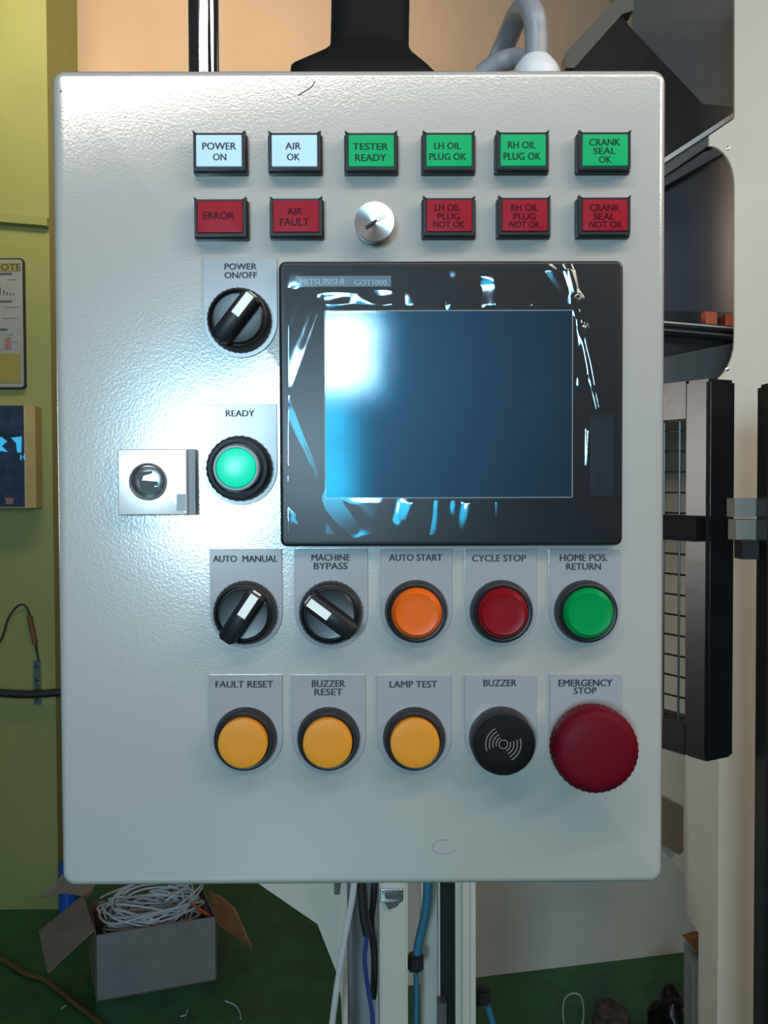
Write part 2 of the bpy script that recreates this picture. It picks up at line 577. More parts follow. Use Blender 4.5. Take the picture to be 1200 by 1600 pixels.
COLLAR = [(0.0155, 0.0012), (0.0155, 0.0022), (0.0150, 0.0060), (0.0143, 0.0084), (0.0136, 0.0088), (0.0127, 0.0086), (0.0125, 0.0062), (0.004, 0.0060)]


def selector(lab, x0, x1, y0, cy, angle, lines):
    c_ = ctr(x0, x1, cy)
    b_ = bmesh.new()
    lathe(b_, c_, [(0.0155, 0.0012), (0.0155, 0.0020), (0.0150, 0.0070), (0.0142, 0.0092), (0.0134, 0.0096), (0.0130, 0.0088), (0.0129, 0.0076), (0.002, 0.0076)],
          72, 0.0003, 36, (1, 2))
    sel = mk('selector_switch', b_, M['black'], panel, lab)
    b_ = bmesh.new()
    lathe(b_, c_, [(0.0124, 0.0060), (0.0124, 0.0096), (0.0116, 0.0104), (0.0085, 0.0100), (0.003, 0.0100)])
    mk('knob_disc', b_, M['bezel'], sel)
    a_ = math.radians(angle)
    d_ = Vector((math.sin(a_), 0, math.cos(a_)))
    n_ = Vector((d_.z, 0, -d_.x))

    def sec(t0, t1, hw, hh):
        pts = []
        for t, s in ((t0, -1), (t0, 1), (t1, 1), (t1, -1)):
            e = 0.0015
            if t == t0:
                seq = [(t, s * (hw - e)), (t + e, s * hw)] if s > 0 else [(t + e, s * hw), (t, s * (hw - e))]
            else:
                seq = [(t - e, s * hw), (t, s * (hw - e))] if s > 0 else [(t, s * (hw - e)), (t - e, s * hw)]
            for tt, ss in seq:
                pts.append(c_ + d_ * tt + n_ * ss - Vector((0, hh, 0)))
        return pts
    b_ = bmesh.new()
    loft(b_, [sec(-0.0130, 0.0130, 0.0052, 0.0090), sec(-0.0142, 0.0132, 0.0045, 0.0135), sec(-0.0142, 0.0126, 0.0041, 0.0186), sec(-0.0136, 0.0118, 0.0036, 0.0192)])
    mk('handle', b_, M['black'], sel)
    b_ = bmesh.new()
    pts = []
    for t, hh in ((0.0002, 0.0196), (0.0120, 0.0196), (0.0135, 0.0140)):
        pts.append([c_ + d_ * t + n_ * s * 0.0021 - Vector((0, hh, 0)) for s in (-1, 1)] +
                   [c_ + d_ * (t - 0.0004) + n_ * s * 0.0021 - Vector((0, hh - 0.0008, 0)) for s in (1, -1)])
    loft(b_, pts)
    mk('pointer_mark', b_, M['white_mark'], sel)
    add_plate(sel, x0, x1, y0, cy, lines)
    return sel


selector('black POWER ON/OFF selector switch, brightly lit from the left', 318, 433, 403, 502, 38,
         [('POWER', (351, 411.5, 401, 421)), ('ON/OFF', (351, 425, 401.6, 434.5))])
selector('black AUTO MANUAL selector switch', 328, 441, 858, 956, 34, [('AUTO', (333, 868, 370, 878)), ('MANUAL', (379, 868, 434, 878))])
selector('black MACHINE BYPASS selector switch turned left', 460, 574.5, 858, 956, -53,
         [('MACHINE', (487, 866, 547, 876)), ('BYPASS', (490.6, 879, 543, 889.4))])


def button(lab, x0, x1, y0, cy, lines, cap_m, style):
    c_ = ctr(x0, x1, cy)
    b_ = bmesh.new()
    if style == 'ready':
        lathe(b_, c_, [(0.0158, 0.0012), (0.0158, 0.0030), (0.0152, 0.0080), (0.0142, 0.0098), (0.0126, 0.0100), (0.0122, 0.0080), (0.004, 0.0080)], 90, 0.0004, 30, (1, 2))
    else:
        lathe(b_, c_, COLLAR, 64)
    btn = mk('push_button', b_, M['housing' if style == 'flat' else 'black'], panel, lab)
    b_ = bmesh.new()
    if style == 'flat':
        lathe(b_, c_, [(0.0120, 0.0050), (0.0120, 0.0118), (0.0117, 0.0124), (0.0110, 0.0126), (0.006, 0.01265), (0.002, 0.0127)])
    elif style == 'lens':
        lathe(b_, c_, [(0.0124, 0.0050), (0.0124, 0.0088), (0.0121, 0.0100), (0.0108, 0.0118), (0.0101, 0.0124), (0.0097, 0.0123), (0.006, 0.0123), (0.002, 0.0123)])
    else:
        lathe(b_, c_, [(0.0096, 0.0090), (0.0096, 0.0150), (0.0090, 0.0158), (0.006, 0.0164), (0.002, 0.0166)])
    mk('cap', b_, M[cap_m], btn)
    if style == 'ready':
        b_ = bmesh.new()
        lathe(b_, c_, [(0.0112, 0.0070), (0.0112, 0.0146), (0.0106, 0.0152), (0.0098, 0.0152), (0.0096, 0.0140), (0.003, 0.0139)])
        mk('cap_ring', b_, M['grey_ring'], btn)
    add_plate(btn, x0, x1, y0, cy, lines)


button('green READY push button beside the touch screen', 318, 433, 632, 732, [('READY', (353, 641, 397.5, 650.5))], 'ready_cap', 'ready')
button('orange AUTO START push button', 594, 706, 858, 954.5, [('AUTO START', (608, 866, 691, 876))], 'orange_cap', 'lens')
button('dark red CYCLE STOP push button', 726.5, 838, 858, 954.5, [('CYCLE STOP', (738, 867, 821.5, 877))], 'red_cap', 'lens')
button('green HOME POS. RETURN push button', 858, 969, 858, 954.5, [('HOME POS.', (875, 866, 949, 876.5)), ('RETURN', (885, 880, 938.7, 890))], 'green_cap', 'lens')
button('amber FAULT RESET push button', 327, 441.5, 1054.7, 1152, [('FAULT RESET', (337, 1064, 426.7, 1074))], 'amber', 'flat')
button('amber BUZZER RESET push button', 456, 571, 1054.7, 1152, [('BUZZER', (487.5, 1063, 539, 1073)), ('RESET', (491.6, 1076, 535, 1086))], 'amber', 'flat')
button('amber LAMP TEST push button', 589, 705, 1054.7, 1152, [('LAMP TEST', (609, 1064, 683, 1074))], 'amber', 'flat')

# buzzer
c = ctr(726, 838, 1152)
bm = bmesh.new()
lathe(bm, c, [(0.0158, 0.0012), (0.0158, 0.0030), (0.0156, 0.0120), (0.0150, 0.0134), (0.013, 0.0134), (0.004, 0.0134)], 64)
bz = mk('buzzer', bm, M['housing'], panel, 'round black buzzer with a sound-wave emblem')
bm = bmesh.new()
lathe(bm, c, [(0.0146, 0.0130), (0.0146, 0.0142), (0.0138, 0.0148), (0.006, 0.0148), (0.002, 0.0148)], 64)
mk('face', bm, M['matte'], bz)
bm = bmesh.new()
ec = S(786.5, 1163, 0.0150)


def arc(bm, c_, r, a0, a1, wd):
    n = 20
    lps = []
    for k in range(n + 1):
        a_ = math.radians(a0 + (a1 - a0) * k / n)
        d_ = Vector((math.cos(a_), 0, math.sin(a_)))
        lps.append([c_ + d_ * (r - wd), c_ + d_ * (r + wd), c_ + d_ * (r + wd) + Vector((0, .0003, 0)), c_ + d_ * (r - wd) + Vector((0, .0003, 0))])
    loft(bm, lps)


arc(bm, ec, 0.0021, 0, 360, 0.00018)
for k, r in enumerate((0.0035, 0.0051, 0.0068, 0.0085)):
    arc(bm, ec, r, 114 + k * 1, 196 + k * 2, 0.00020)
    arc(bm, ec, r, -66 + k * 1, 16 + k * 1, 0.00020)
mk('emblem', bm, mat('grey_emblem', (0.22, 0.22, 0.23), 0.5), bz)
add_plate(bz, 726, 838, 1054.7, 1152, [('BUZZER', (755.6, 1062, 807, 1072))])

# emergency stop
c = ctr(858.5, 971, 1153)
bm = bmesh.new()
lathe(bm, c, [(0.0155, 0.0012), (0.0155, 0.0030), (0.0140, 0.0050), (0.0105, 0.0056), (0.0105, 0.0150), (0.004, 0.0150)])
es = mk('emergency_stop', bm, M['housing'], panel, 'large red mushroom EMERGENCY STOP button')
bm = bmesh.new()
lathe(bm, c, [(0.0110, 0.0120), (0.0190, 0.0125), (0.0202, 0.0140), (0.0203, 0.0215), (0.0199, 0.0240), (0.0186, 0.0262), (0.015, 0.0274), (0.009, 0.0281), (0.003, 0.0283)],
      160, 0.0004, 40, (2, 4))
mk('mushroom_head', bm, M['estop'], es)
add_plate(es, 858.5, 971, 1053, 1152, [('EMERGENCY', (873, 1061.7, 956.7, 1072)), ('STOP', (897, 1074, 932, 1084))])

# key lock
c = S(239.5, 753.5, 0.008)
c.y = 0
bm = bmesh.new()
slab(bm, c + Vector((0.0016, 0, 0)), 0.0365, 0.0322, 0.0004, 0.0, -0.0055)
lk = mk('key_lock', bm, M['lock_side'], panel, 'square satin plate with a round steel key lock')
bm = bmesh.new()
slab(bm, c + Vector((-0.0005, 0, 0)), 0.0335, 0.0318, 0.0007, -0.0050, -0.0080, bev=0.0006)
mk('lock_plate', bm, M['lock_face'], lk)
kc = S(231.5, 752.5, 0.0084)
kc.y = 0
bm = bmesh.new()
lathe(bm, kc, [(0.0091, 0.0078), (0.0091, 0.0094), (0.0086, 0.0097), (0.0082, 0.0094), (0.0081, 0.0082), (0.003, 0.0082)])
mk('lock_ring', bm, M['lock_side'], lk)
bm = bmesh.new()
lathe(bm, kc, [(0.0079, 0.0080), (0.0079, 0.0087), (0.0074, 0.0090), (0.003, 0.0090)])
mk('lock_barrel', bm, M['steel'], lk)
bm = bmesh.new()
kp = [(209, 745), (216, 738), (237, 736), (238, 740), (224, 744), (222, 750), (246, 752), (247, 758), (240, 760), (256, 763), (256, 767), (236, 769), (222, 768), (217, 757), (216, 750)]
prism(bm, [S(*p, 0.0093) for p in kp], Vector((0, 0.0006, 0)))
mk('keyway', bm, M['black'], lk, smooth=0)
bm = bmesh.new()
prism(bm, [S(*p, 0.0082) for p in [(276, 772), (290, 772), (290, 798), (276, 798)]], Vector((0, 0.0006, 0)))
mk('latch_mark', bm, M['grey_ring'], lk, smooth=0)

# touch screen
HB = 0.0070
tl, br = S(435, 408, HB), S(973, 852, HB)
cc = Vector(((tl.x + br.x) / 2, 0, (tl.z + br.z) / 2))
bw, bh = br.x - tl.x, tl.z - br.z
bm = bmesh.new()
slab(bm, cc, bw, bh, 0.0034, 0.0, -HB, bev=0.0016)
ts = mk('touch_screen', bm, M['bezel'], panel, 'dark touch screen under wrinkled clear film')
bm = bmesh.new()
a, b = S(507, 486, HB), S(894, 777, HB)
dc = Vector(((a.x + b.x) / 2, 0, (a.z + b.z) / 2))
dw, dh = b.x - a.x, a.z - b.z
slab(bm, dc, dw, dh, 0.0003, -HB + 0.001, -HB - 0.0002)
mk('display', bm, M['display'], ts)
bm = bmesh.new()
e = 0.00022
for lo, hi in (((-dw / 2, dh / 2 - e), (dw / 2, dh / 2 + e)), ((-dw / 2, -dh / 2 - e), (dw / 2, -dh / 2 + e)),
               ((-dw / 2 - e, -dh / 2), (-dw / 2 + e, dh / 2)), ((dw / 2 - e, -dh / 2), (dw / 2 + e, dh / 2))):
    box(bm, (dc.x + lo[0], -HB - 0.00035, dc.z + lo[1]), (dc.x + hi[0], -HB + 0.0002, dc.z + hi[1]))
mk('display_edge', bm, M['display_edge'], ts)
bm = bmesh.new()
a, b = S(461.5, 431.5, HB), S(611, 448, HB)
slab(bm, (a + b) / 2, b.x - a.x, a.z - b.z, 0.0003, -HB + 0.0005, -HB - 0.0002)
mk('badge_strip', bm, M['strip'], ts)
lettering([('MITSUBISHI', (468.7, 435.5, 537, 445.5)), ('GOT1000', (554, 437.5, 604, 446))], HB + 0.0003, M['badge_ink'], ts)
bm = bmesh.new()
a, b = S(922, 648, HB), S(957.5, 775, HB)
slab(bm, (a + b) / 2, b.x - a.x, a.z - b.z, 0.0003, -HB + 0.0005, -HB - 0.0003)
mk('port_cover', bm, M['bezel'], ts)
bm = bmesh.new()
for y0, y1 in ((648, 655), (763, 775)):
    prism(bm, [S(924, y0, HB + .0006), S(957, y0, HB + .0006), S(957, y1, HB + .0006), S(924, y1, HB + .0006)], Vector((0, .0004, 0)))
arc(bm, S(939, 747.5, HB + 0.0006), 0.0026, 0, 360, 0.0006)
prism(bm, [S(934, 746, HB + .0006), S(943, 746, HB + .0006), S(943, 749, HB + .0006), S(934, 749, HB + .0006)], Vector((0, .0004, 0)))
mk('port_cover_marking', bm, M['black'], ts)

# the wrinkled film: (x0,y0,x1,y1, half width px at start, at end, height mm)
WR = [(648, 488, 644, 458, 5, 7, .34), (690, 488, 697, 436, 7, 12, -.42), (703, 488, 702, 470, 3, 4, .25),
      (740, 488, 744, 424, 8, 12, -.50), (744, 430, 835, 436, 9, 6, .35), (777, 488, 777, 444, 6, 9, .42), (820, 488, 824, 454, 6, 9, -.35),
      (527, 488, 552, 468, 9, 12, .30), (600, 486, 560, 462, 6, 8, .28), (612, 490, 618, 462, 9, 10, .34),
      (500, 484, 455, 622, 8, 14, .30), (455, 622, 503, 744, 12, 7, .30), (438, 492, 460, 456, 12, 7, -.42), (500, 458, 610, 452, 7, 6, .15),
      (446, 762, 454, 735, 9, 5, .55), (440, 780, 466, 806, 10, 8, -.4), (452, 745, 470, 830, 10, 8, .45),
      (512, 778, 552, 826, 10, 14, -.55), (615, 776, 611, 808, 6, 8, -.40), (650, 776, 640, 812, 6, 8, .35), (667, 776, 655, 842, 8, 14, -.60), (700, 776, 699, 800, 5, 7, -.3),
      (736, 776, 732, 838, 6, 12, .48), (765, 776, 765, 815, 6, 9, -.40), (797, 776, 812, 812, 6, 8, -.35),
      (886, 413, 902, 470, 8, 7, 1.0), (902, 470, 912, 515, 7, 6, 1.1), (912, 515, 936, 640, 6, 3, .9),
      (860, 414, 903, 488, 12, 9, .5), (930, 470, 915, 580, 14, 10, -.5), (960, 585, 930, 600, 8, 10, .3), (899, 500, 897, 600, 6, 5, -.35),
      (919, 672, 917, 728, 3, 3, .45)]


def film_h(x, y):
    ox = max(507 - x, x - 894, 0)
    oy = max(486 - y, y - 777, 0)
    out = math.hypot(ox, oy)
    k = min(out / 9.0, 1.0)
    edge = min(x - 440, 968 - x, y - 413, 847 - y)
    k *= max(0.0, min(edge / 10.0, 1.0))
    if k <= 0:
        return 0.0
    v = 0.0
    if x < 507:                             # the film stands off the left side in one long slope
        v += 1.5 * (507 - x) / 67.0 * min(1.0, (y - 452) / 22.0 if y > 452 else 0.0)
    v += 0.05 * (noise.noise(Vector((x / 62.0, y / 50.0, 3.1))) + 0.5 * noise.noise(Vector((x / 23.0, y / 26.0, 7.7)))) + 0.25
    for x0, y0, x1, y1, w0, w1, a_ in WR:
        dx, dy = x1 - x0, y1 - y0
        L2 = dx * dx + dy * dy
        t = ((x - x0) * dx + (y - y0) * dy) / L2
        tt = max(0.0, min(1.0, t))
        d = math.hypot(x - x0 - dx * tt, y - y0 - dy * tt)
        w_ = (w0 + (w1 - w0) * tt) * (1.4 if 505 < x0 < 850 else 1.0)
        if d < 3 * w_:
            v += a_ * math.exp(-(d / w_) ** 2) * 1.25 * (1.0 - 0.45 * tt)
    return k * max(v, 0.0) * 0.001


bm = bmesh.new()
NX, NY = 264, 217
grid = []
for j in range(NY + 1):
    row = []
    for i in range(NX + 1):
        x = 440 + 528 * i / NX
        y = 413 + 434 * j / NY
        p = S(x, y, HB)
        p.y = -HB - 0.0006 - film_h(x, y)
        row.append(bm.verts.new(p))
    grid.append(row)
for j in range(NY):
    for i in range(NX):
        bm.faces.new((grid[j][i], grid[j][i + 1], grid[j + 1][i + 1], grid[j + 1][i]))
mk('protective_film', bm, M['film'], ts, 'crinkled clear protective film', smooth=180)

# ------------------------------------------------------------------ what carries the panel
TOPZ = Z0 + HH
bm = bmesh.new()


def arm_loop(x0, x1, z, y0, y1):
    cx, cy = (x0 + x1) / 2, (y0 + y1) / 2
    w, h = (x1 - x0), (y1 - y0)
    return [Vector((p.x, p.z, z)) for p in rrect(cx, cy, w, h, 0.012, 0, 5)]


D_A = 0.552
yA = CAM.y + D_A
rows = [(450, 690, None, .042), (450, 684, 103, .042), (451, 672, 91, .040), (500, 646, 70, .031), (514, 640, 60, .027), (515, 640, 40, .025), (517, 642, -60, .025), (517, 642, -300, .025)]
lps = []
for x0, x1, y, hd in rows:
    p0 = W(x0, y if y is not None else 101, D_A - hd)
    p1 = W(x1, y if y is not None else 101, D_A - hd)
    z = TOPZ - 0.003 if y is None else p0.z
    lps.append(arm_loop(p0.x, p1.x, z, yA - hd, yA + hd))
loft(bm, lps)
arm = mk('swivel_mount', bm, M['matte'], smooth=25)
tag(arm, 'black cast swivel mount flaring onto the top of the control panel', 'mount')

D_P = 0.65
bm = bmesh.new()
pa, pb = W(315, -300, D_P), W(315, 700, D_P)
tube(bm, [pa, (pa.x, pa.y, pb.z)], 0.0098, 32, smooth=False)
o = thing('chrome_pole', (pa.x, pa.y, pb.z), 'shiny chrome pole rising behind the top left of the control panel', 'pole')
mk('tube', bm, M['chrome'], o)
bm = bmesh.new()
box(bm, (pa.x - 0.018, 0.1295, pb.z + 0.02), (pa.x + 0.018, pa.y + 0.014, pb.z + 0.06))
mk('clamp', bm, M['steel'], o)

hs = thing('cable_conduit', W(838, 104, 0.53), 'bent grey cable conduit with a pale gland on top of the control panel', 'conduit')
DH = 0.545
gx = W(838, 100, DH)
bm = bmesh.new()
tube(bm, [(gx.x, gx.y, TOPZ - 0.003), (gx.x, gx.y, TOPZ + 0.021)], 0.0128, 24, smooth=False)
z1 = TOPZ + 0.021
tube(bm, [(gx.x, gx.y, z1), (gx.x, gx.y, z1 + 0.003), (gx.x, gx.y, z1 + 0.008)], lambda t: 0.0128 - 0.0052 * t * t, 24, smooth=False)
mk('cable_gland', bm, M['gland'], hs)
bm = bmesh.new()
tube(bm, [(gx.x, gx.y, z1), W(838, 60, DH), W(834, 25, DH), W(822, 10, DH + .012), W(808, 26, DH + .03), W(792, 62, DH + .05), W(776, 100, DH + .065), W(764, 130, DH + .07)], 0.0064, 16)
mk('conduit_hose', bm, M['hose_grey'], hs)
bm = bmesh.new()
tube(bm, [W(752, 118, DH + .05), W(780, 98, DH + .045), W(810, 92, DH + .04), W(842, 106, DH + .025)], 0.006, 12)
mk('side_tube', bm, M['hose_grey'], hs)

# ------------------------------------------------------------------ machine at the right


def poly(name, pts, D, th, m, parent, lab=None, smooth=0):
    bmx = bmesh.new()
    prism(bmx, [W(x, y, D) for x, y in pts], Vector((0, th, 0)))
    return mk(name, bmx, m, parent, lab, smooth)


D_M = 1.15
base = W(1150, 800, D_M)
mc = thing('test_machine', (base.x, base.y, 0), 'cream test machine with dark guarded window, right of the control panel', 'machine')
ul = [(1148, -80), (1148, 185), (1108, 212), (1108, 228)]
ul += [(1108 + 40 * math.sin(t), 288 - 60 * math.cos(t)) for t in [math.pi / 2 * k / 8 for k in range(9)]]
ul += [(1148, 525)]
ul += [(1088 + 60 * math.cos(t), 530 + 75 * math.sin(t)) for t in [math.pi / 2 * k / 8 for k in range(1, 9)]]
ul += [(1060, 605), (1060, 612), (1290, 612), (1290, -80)]
poly('guard_sheet', ul, D_M, 0.004, M['white_paint'], mc)
for x, y in ((1137, 232), (1136, 577)):
    bm = bmesh.new()
    q = W(x, y, D_M)
    lathe(bm, q, [(0.0024, -.0002), (0.0022, 0.0012), (0.0008, 0.0016)], 14)
    mk('rivet', bm, M['steel'], mc)
bm = bmesh.new()
a = W(1127, 612, D_M)
b = W(1290, 612, D_M)
zc_ = W(1085, 1440, D_M + .10).z
box(bm, (a.x, a.y, zc_), (b.x, a.y + 0.126, a.z))
mk('column', bm, M['white_paint'], mc)
bm = bmesh.new()
box(bm, (a.x, a.y, 0), (b.x, a.y + 0.07, zc_))
mk('column_base', bm, M['white_paint'], mc)
D_I = 1.32
poly('upper_window', [(988, -80), (1162, -80), (1162, 172), (1098, 164), (988, 52)], D_I, .006, M['darkgrey'], mc)
poly('hood_edge', [(884, 82), (962, -2), (962, -80), (990, -80), (990, 16), (972, 22), (897, 106), (884, 106)], D_I - .03, .03, M['taupe'], mc)
poly('hood_frame', [(890, 112), (968, 20), (988, 46), (1098, 162), (1162, 168), (1162, 180), (1040, 256), (890, 300)], D_I - .02, .014, M['blackmetal'], mc)
poly('gutter_rim', [(1036, 248), (1160, 167), (1160, 175), (1036, 256)], D_I - .06, .03, M['silver'], mc)
poly('gutter_shade_band', [(1036, 256), (1160, 175), (1160, 205), (1115, 222), (1036, 276)], D_I - .05, .04, M['greyband'], mc)  # grey band put in for the shadow below the gutter rim
poly('seal_strip', [(1036, 276), (1160, 205), (1160, 222), (1036, 292)], D_I - .035, .03, M['darkgrey'], mc)
poly('lower_window', [(1030, 290), (1165, 216), (1165, 488), (1030, 486)], D_I, .006, M['smoke'], mc)
poly('window_rail', [(1030, 486), (1165, 488), (1165, 512), (1030, 502)], D_I - .01, .016, M['blackmetal'], mc)
for pts in ([(1102, 486), (1120, 488), (1121, 507), (1103, 506)], [(1134, 491), (1165, 488), (1165, 512), (1133, 508)]):
    poly('orange_block', pts, D_I - .03, .02, M['orange'], mc)
for yy in (0, 12):
    poly('sill_edge', [(1030, 501 + yy), (1165, 512.5 + yy), (1165, 515 + yy), (1030, 503.5 + yy)], D_I - .06 - yy * .001, .03, M['silver' if yy == 0 else 'greyband'], mc)
poly('sill', [(1030, 500), (1165, 511), (1165, 545), (1030, 562)], D_I - .04, .03, M['blackmetal'], mc)
poly('lower_apron', [(1030, 560), (1165, 532), (1165, 640), (1030, 640)], D_I - .07, .01, M['darkgrey'], mc)
bm = bmesh.new()
a, b = W(1000, -80, 1.75), W(1290, 640, 1.75)
box(bm, (a.x, a.y, b.z), (b.x + .2, a.y + .02, a.z))
mk('rear_cabinet', bm, M['blackmetal'], mc)

# black guard door with wire mesh, standing half open in front of the column
P0 = W(1150, 760, 0.95)                     # near right-hand edge
tdir = Vector((-0.87, -0.5, 0)).normalized()   # broad face looks left towards the camera
udir = Vector((-0.5, 0.87, 0)).normalized()    # away along the door
top0, bot0 = W(1125, 594, 0.95).z, W(1125, 1183, 0.95).z
TH = 0.038
gd = thing('guard_door', (P0.x, P0.y, bot0), 'black framed machine guard door with wire mesh, right beside the control panel', 'guard door')


def dbox(bmx, u0, u1, z0_, z1_, t0=0.0, t1=TH):
    pts = [P0 + udir * u + tdir * t for u, t in ((u0, t0), (u1, t0), (u1, t1), (u0, t1))]
    loft(bmx, [[Vector((p.x, p.y, z0_)) for p in pts], [Vector((p.x, p.y, z1_)) for p in pts]])


bm = bmesh.new()
dbox(bm, 0, 0.030, bot0, top0)
bmesh.ops.bevel(bm, geom=bm.edges[:], offset=0.003, segments=2, affect='EDGES')
mk('end_rail', bm, M['blackmetal'], gd)
bm = bmesh.new()
dbox(bm, 0.030, 0.40, top0 - 0.036, top0, 0.002, TH - 0.002)
mk('top_rail', bm, M['blackmetal'], gd)
bm = bmesh.new()
dbox(bm, 0.030, 0.40, bot0, bot0 + 0.030, 0.002, TH - 0.002)
mk('bottom_rail', bm, M['blackmetal'], gd)
bm = bmesh.new()
dbox(bm, 0.40, 0.434, bot0, top0)
mk('far_rail', bm, M['blackmetal'], gd)
bm = bmesh.new()
zz = bot0 + 0.03
while zz < top0 - 0.036:
    q0, q1 = P0 + udir * 0.034 + tdir * 0.018, P0 + udir * 0.40 + tdir * 0.018
    tube(bm, [(q0.x, q0.y, zz), (q1.x, q1.y, zz)], 0.0011, 6, smooth=False)
    zz += 0.0205
u = 0.052
while u < 0.40:
    q0 = P0 + udir * u + tdir * 0.0205
    tube(bm, [(q0.x, q0.y, bot0 + .028), (q0.x, q0.y, top0 - .034)], 0.0011, 6, smooth=False)
    u += 0.0205
mk('wire_mesh', bm, M['blackmetal'], gd)
bm = bmesh.new()
zl = W(1090, 825, 0.95).z
dbox(bm, 0.006, 0.060, zl - 0.012, zl + 0.012, TH - 0.004, TH + 0.010)
mk('door_latch', bm, M['matte'], gd)

# second black frame bar at the picture's right edge, with its hinge
DB = 0.86
a, b = W(1182, 602, DB + .03), W(1290, 602, DB + .03)
a.y -= .03
fb = thing('guard_frame_post', (a.x, a.y, 0), 'tall black guard frame post at the far right, in front of the cream column', 'post')
bm = bmesh.new()
box(bm, (a.x, a.y, 0), (b.x, a.y + 0.03, a.z))
bmesh.ops.bevel(bm, geom=bm.edges[:], offset=0.003, segments=2, affect='EDGES')
mk('post', bm, M['blackmetal'], fb)
bm = bmesh.new()
for y0, y1, x0, x1 in ((779, 808, 1148, 1180), (812, 844, 1150, 1184)):
    p, q = W(x0, y0, DB + .03), W(x1, y1, DB + .03)
    box(bm, (p.x, p.y, q.z), (q.x + .004, p.y + .02, p.z))
mk('hinge', bm, M['hinge'], fb)
bm = bmesh.new()
p, q = W(1160, 845, DB + .01), W(1186, 874, DB + .01)
box(bm, (p.x, p.y, q.z), (q.x, p.y + .02, p.z))
mk('hinge_stop', bm, M['black'], fb)

# ------------------------------------------------------------------ machine base below the panel
D_F = 1.30
q = W(610, 1500, D_F)
fr = thing('support_stand', (q.x, q.y, 0), 'cream machine support frame of upright posts below the control panel', 'stand')


def post(x0, x1, D, depth, m, name='frame_post', y0=1180, bev=0.003):
    a_, b_ = W(x0, y0, D), W(x1, y0, D)
    bmx = bmesh.new()
    box(bmx, (a_.x, a_.y, 0), (b_.x, a_.y + depth, a_.z))
    if bev:
        bmesh.ops.bevel(bmx, geom=bmx.edges[:], offset=bev, segments=3, affect='EDGES')
    return mk(name, bmx, m, fr)


post(592, 636, D_F, 0.04, M['white_paint'])
post(712, 744, D_F, 0.03, M['white_paint'], bev=0.009)
post(657, 690, D_F + .10, 0.04, M['white_paint'])
post(533, 541, D_F + .03, 0.03, M['white_paint'], 'edge_strip', bev=0.001)
post(541, 592, D_F + .12, 0.01, M['hose_grey'], 'recess_panel', bev=0.0)
post(689, 712, D_F + .05, 0.04, M['blackmetal'], 'cable_channel', bev=0.001)
post(684, 687, D_F + .05, 0.03, M['silver'], 'channel_edge', bev=0.0)
post(586, 589, D_F + .05, 0.03, M['silver'], 'channel_edge', bev=0.0)
bm = bmesh.new()
prism(bm, [W(x, y, D_F + .08) for x, y in [(400, 1180), (536, 1180), (536, 1640), (533, 1560), (526, 1520), (496, 1444), (400, 1378)]], Vector((0, .006, 0)))
mk('gusset_plate', bm, M['white_paint'], fr, smooth=0)
bm = bmesh.new()
p = W(612, 1397, D_F)
slab(bm, p, 0.030, 0.018, 0.003, p.y + .001, p.y - .006, bev=0.001)
latch = mk('latch', bm, M['steel'], fr)
bm = bmesh.new()
prism(bm, [p + Vector((-.010, -.009, -.007)), p + Vector((.013, -.009, -.005)), p + Vector((.006, -.009, -.014)), p + Vector((-.004, -.009, -.017))], Vector((0, .004, 0)))
mk('latch_tongue', bm, M['greyband'], latch, smooth=0)
bm = bmesh.new()
slab(bm, p + Vector((0, 0, .001)), 0.018, 0.009, 0.002, p.y - .004, p.y - .0085, bev=0.001)
mk('latch_button', bm, M['greyband'], latch)
for x0, x1, y0, y1 in ((522, 531, 1383, 1398),):
    poly('clip', [(x0, y0), (x1, y0), (x1, y1), (x0, y1)], D_F + .02, .03, M['greyband'], fr)
poly('connector', [(684, 1568), (698, 1568), (698, 1640), (684, 1640)], D_F + .03, .02, M['greyband'], fr)


def cable(name, pts, D, r, m, lab, cat='cable', group=None):
    bmx = bmesh.new()
    tube(bmx, [W(x, y, D) for x, y in pts], r, 10)
    return tag(mk(name, bmx, m), lab, cat, group)


cable('power_cable', [(556, 1300), (553, 1385), (538, 1470), (524, 1560), (512, 1660)], D_F - .03, 0.0042, M['wire_white'], 'white cable slanting down in front of the cream machine frame')
cable('control_cable', [(560, 1300), (565, 1385), (569, 1430), (575, 1460)], D_F - .01, 0.0068, M['wire_black'], 'thick black cable ending in a blue wire below the control panel')
cable('signal_wire', [(574, 1458), (570, 1500), (576, 1550), (582, 1590), (583, 1660)], D_F - .01, 0.0030, M['wire_blue'], 'thin blue wire hanging below the black cable')
cable('dark_cable', [(586, 1300), (584, 1400), (580, 1440), (585, 1500), (583, 1560)], D_F + .03, 0.0045, M['wire_black'], 'thin dark cable against the left side of the middle frame post')
ah = thing('air_hose', W(660, 1440, D_F), 'blue air hose with black fitting between two frame posts', 'hose')
bm = bmesh.new()
tube(bm, [W(x, y, D_F + .05) for x, y in [(667, 1300), (668, 1385), (664, 1430), (655, 1470), (650, 1500)]], 0.0062, 14)
mk('hose', bm, M['hose_blue'], ah)
bm = bmesh.new()
p, q = W(637, 1496, D_F + .04), W(662, 1521, D_F + .04)
box(bm, (p.x, p.y, q.z), (q.x, p.y + .02, p.z))
bmesh.ops.bevel(bm, geom=bm.edges[:], offset=0.003, segments=2, affect='EDGES')
mk('fitting', bm, M['black'], ah)
bm = bmesh.new()
tube(bm, [W(x, y, D_F + .05) for x, y in [(650, 1518), (651, 1560), (648, 1660)]], 0.004, 10)
mk('lower_hose', bm, M['hose_blue'], ah)
ah = thing('floor_hose', W(765, 1562, D_F + .1), 'black fitting on a blue hose right of the last cream frame post', 'hose')
bm = bmesh.new()
p, q = W(747, 1548, D_F + .08), W(767, 1574, D_F + .08)
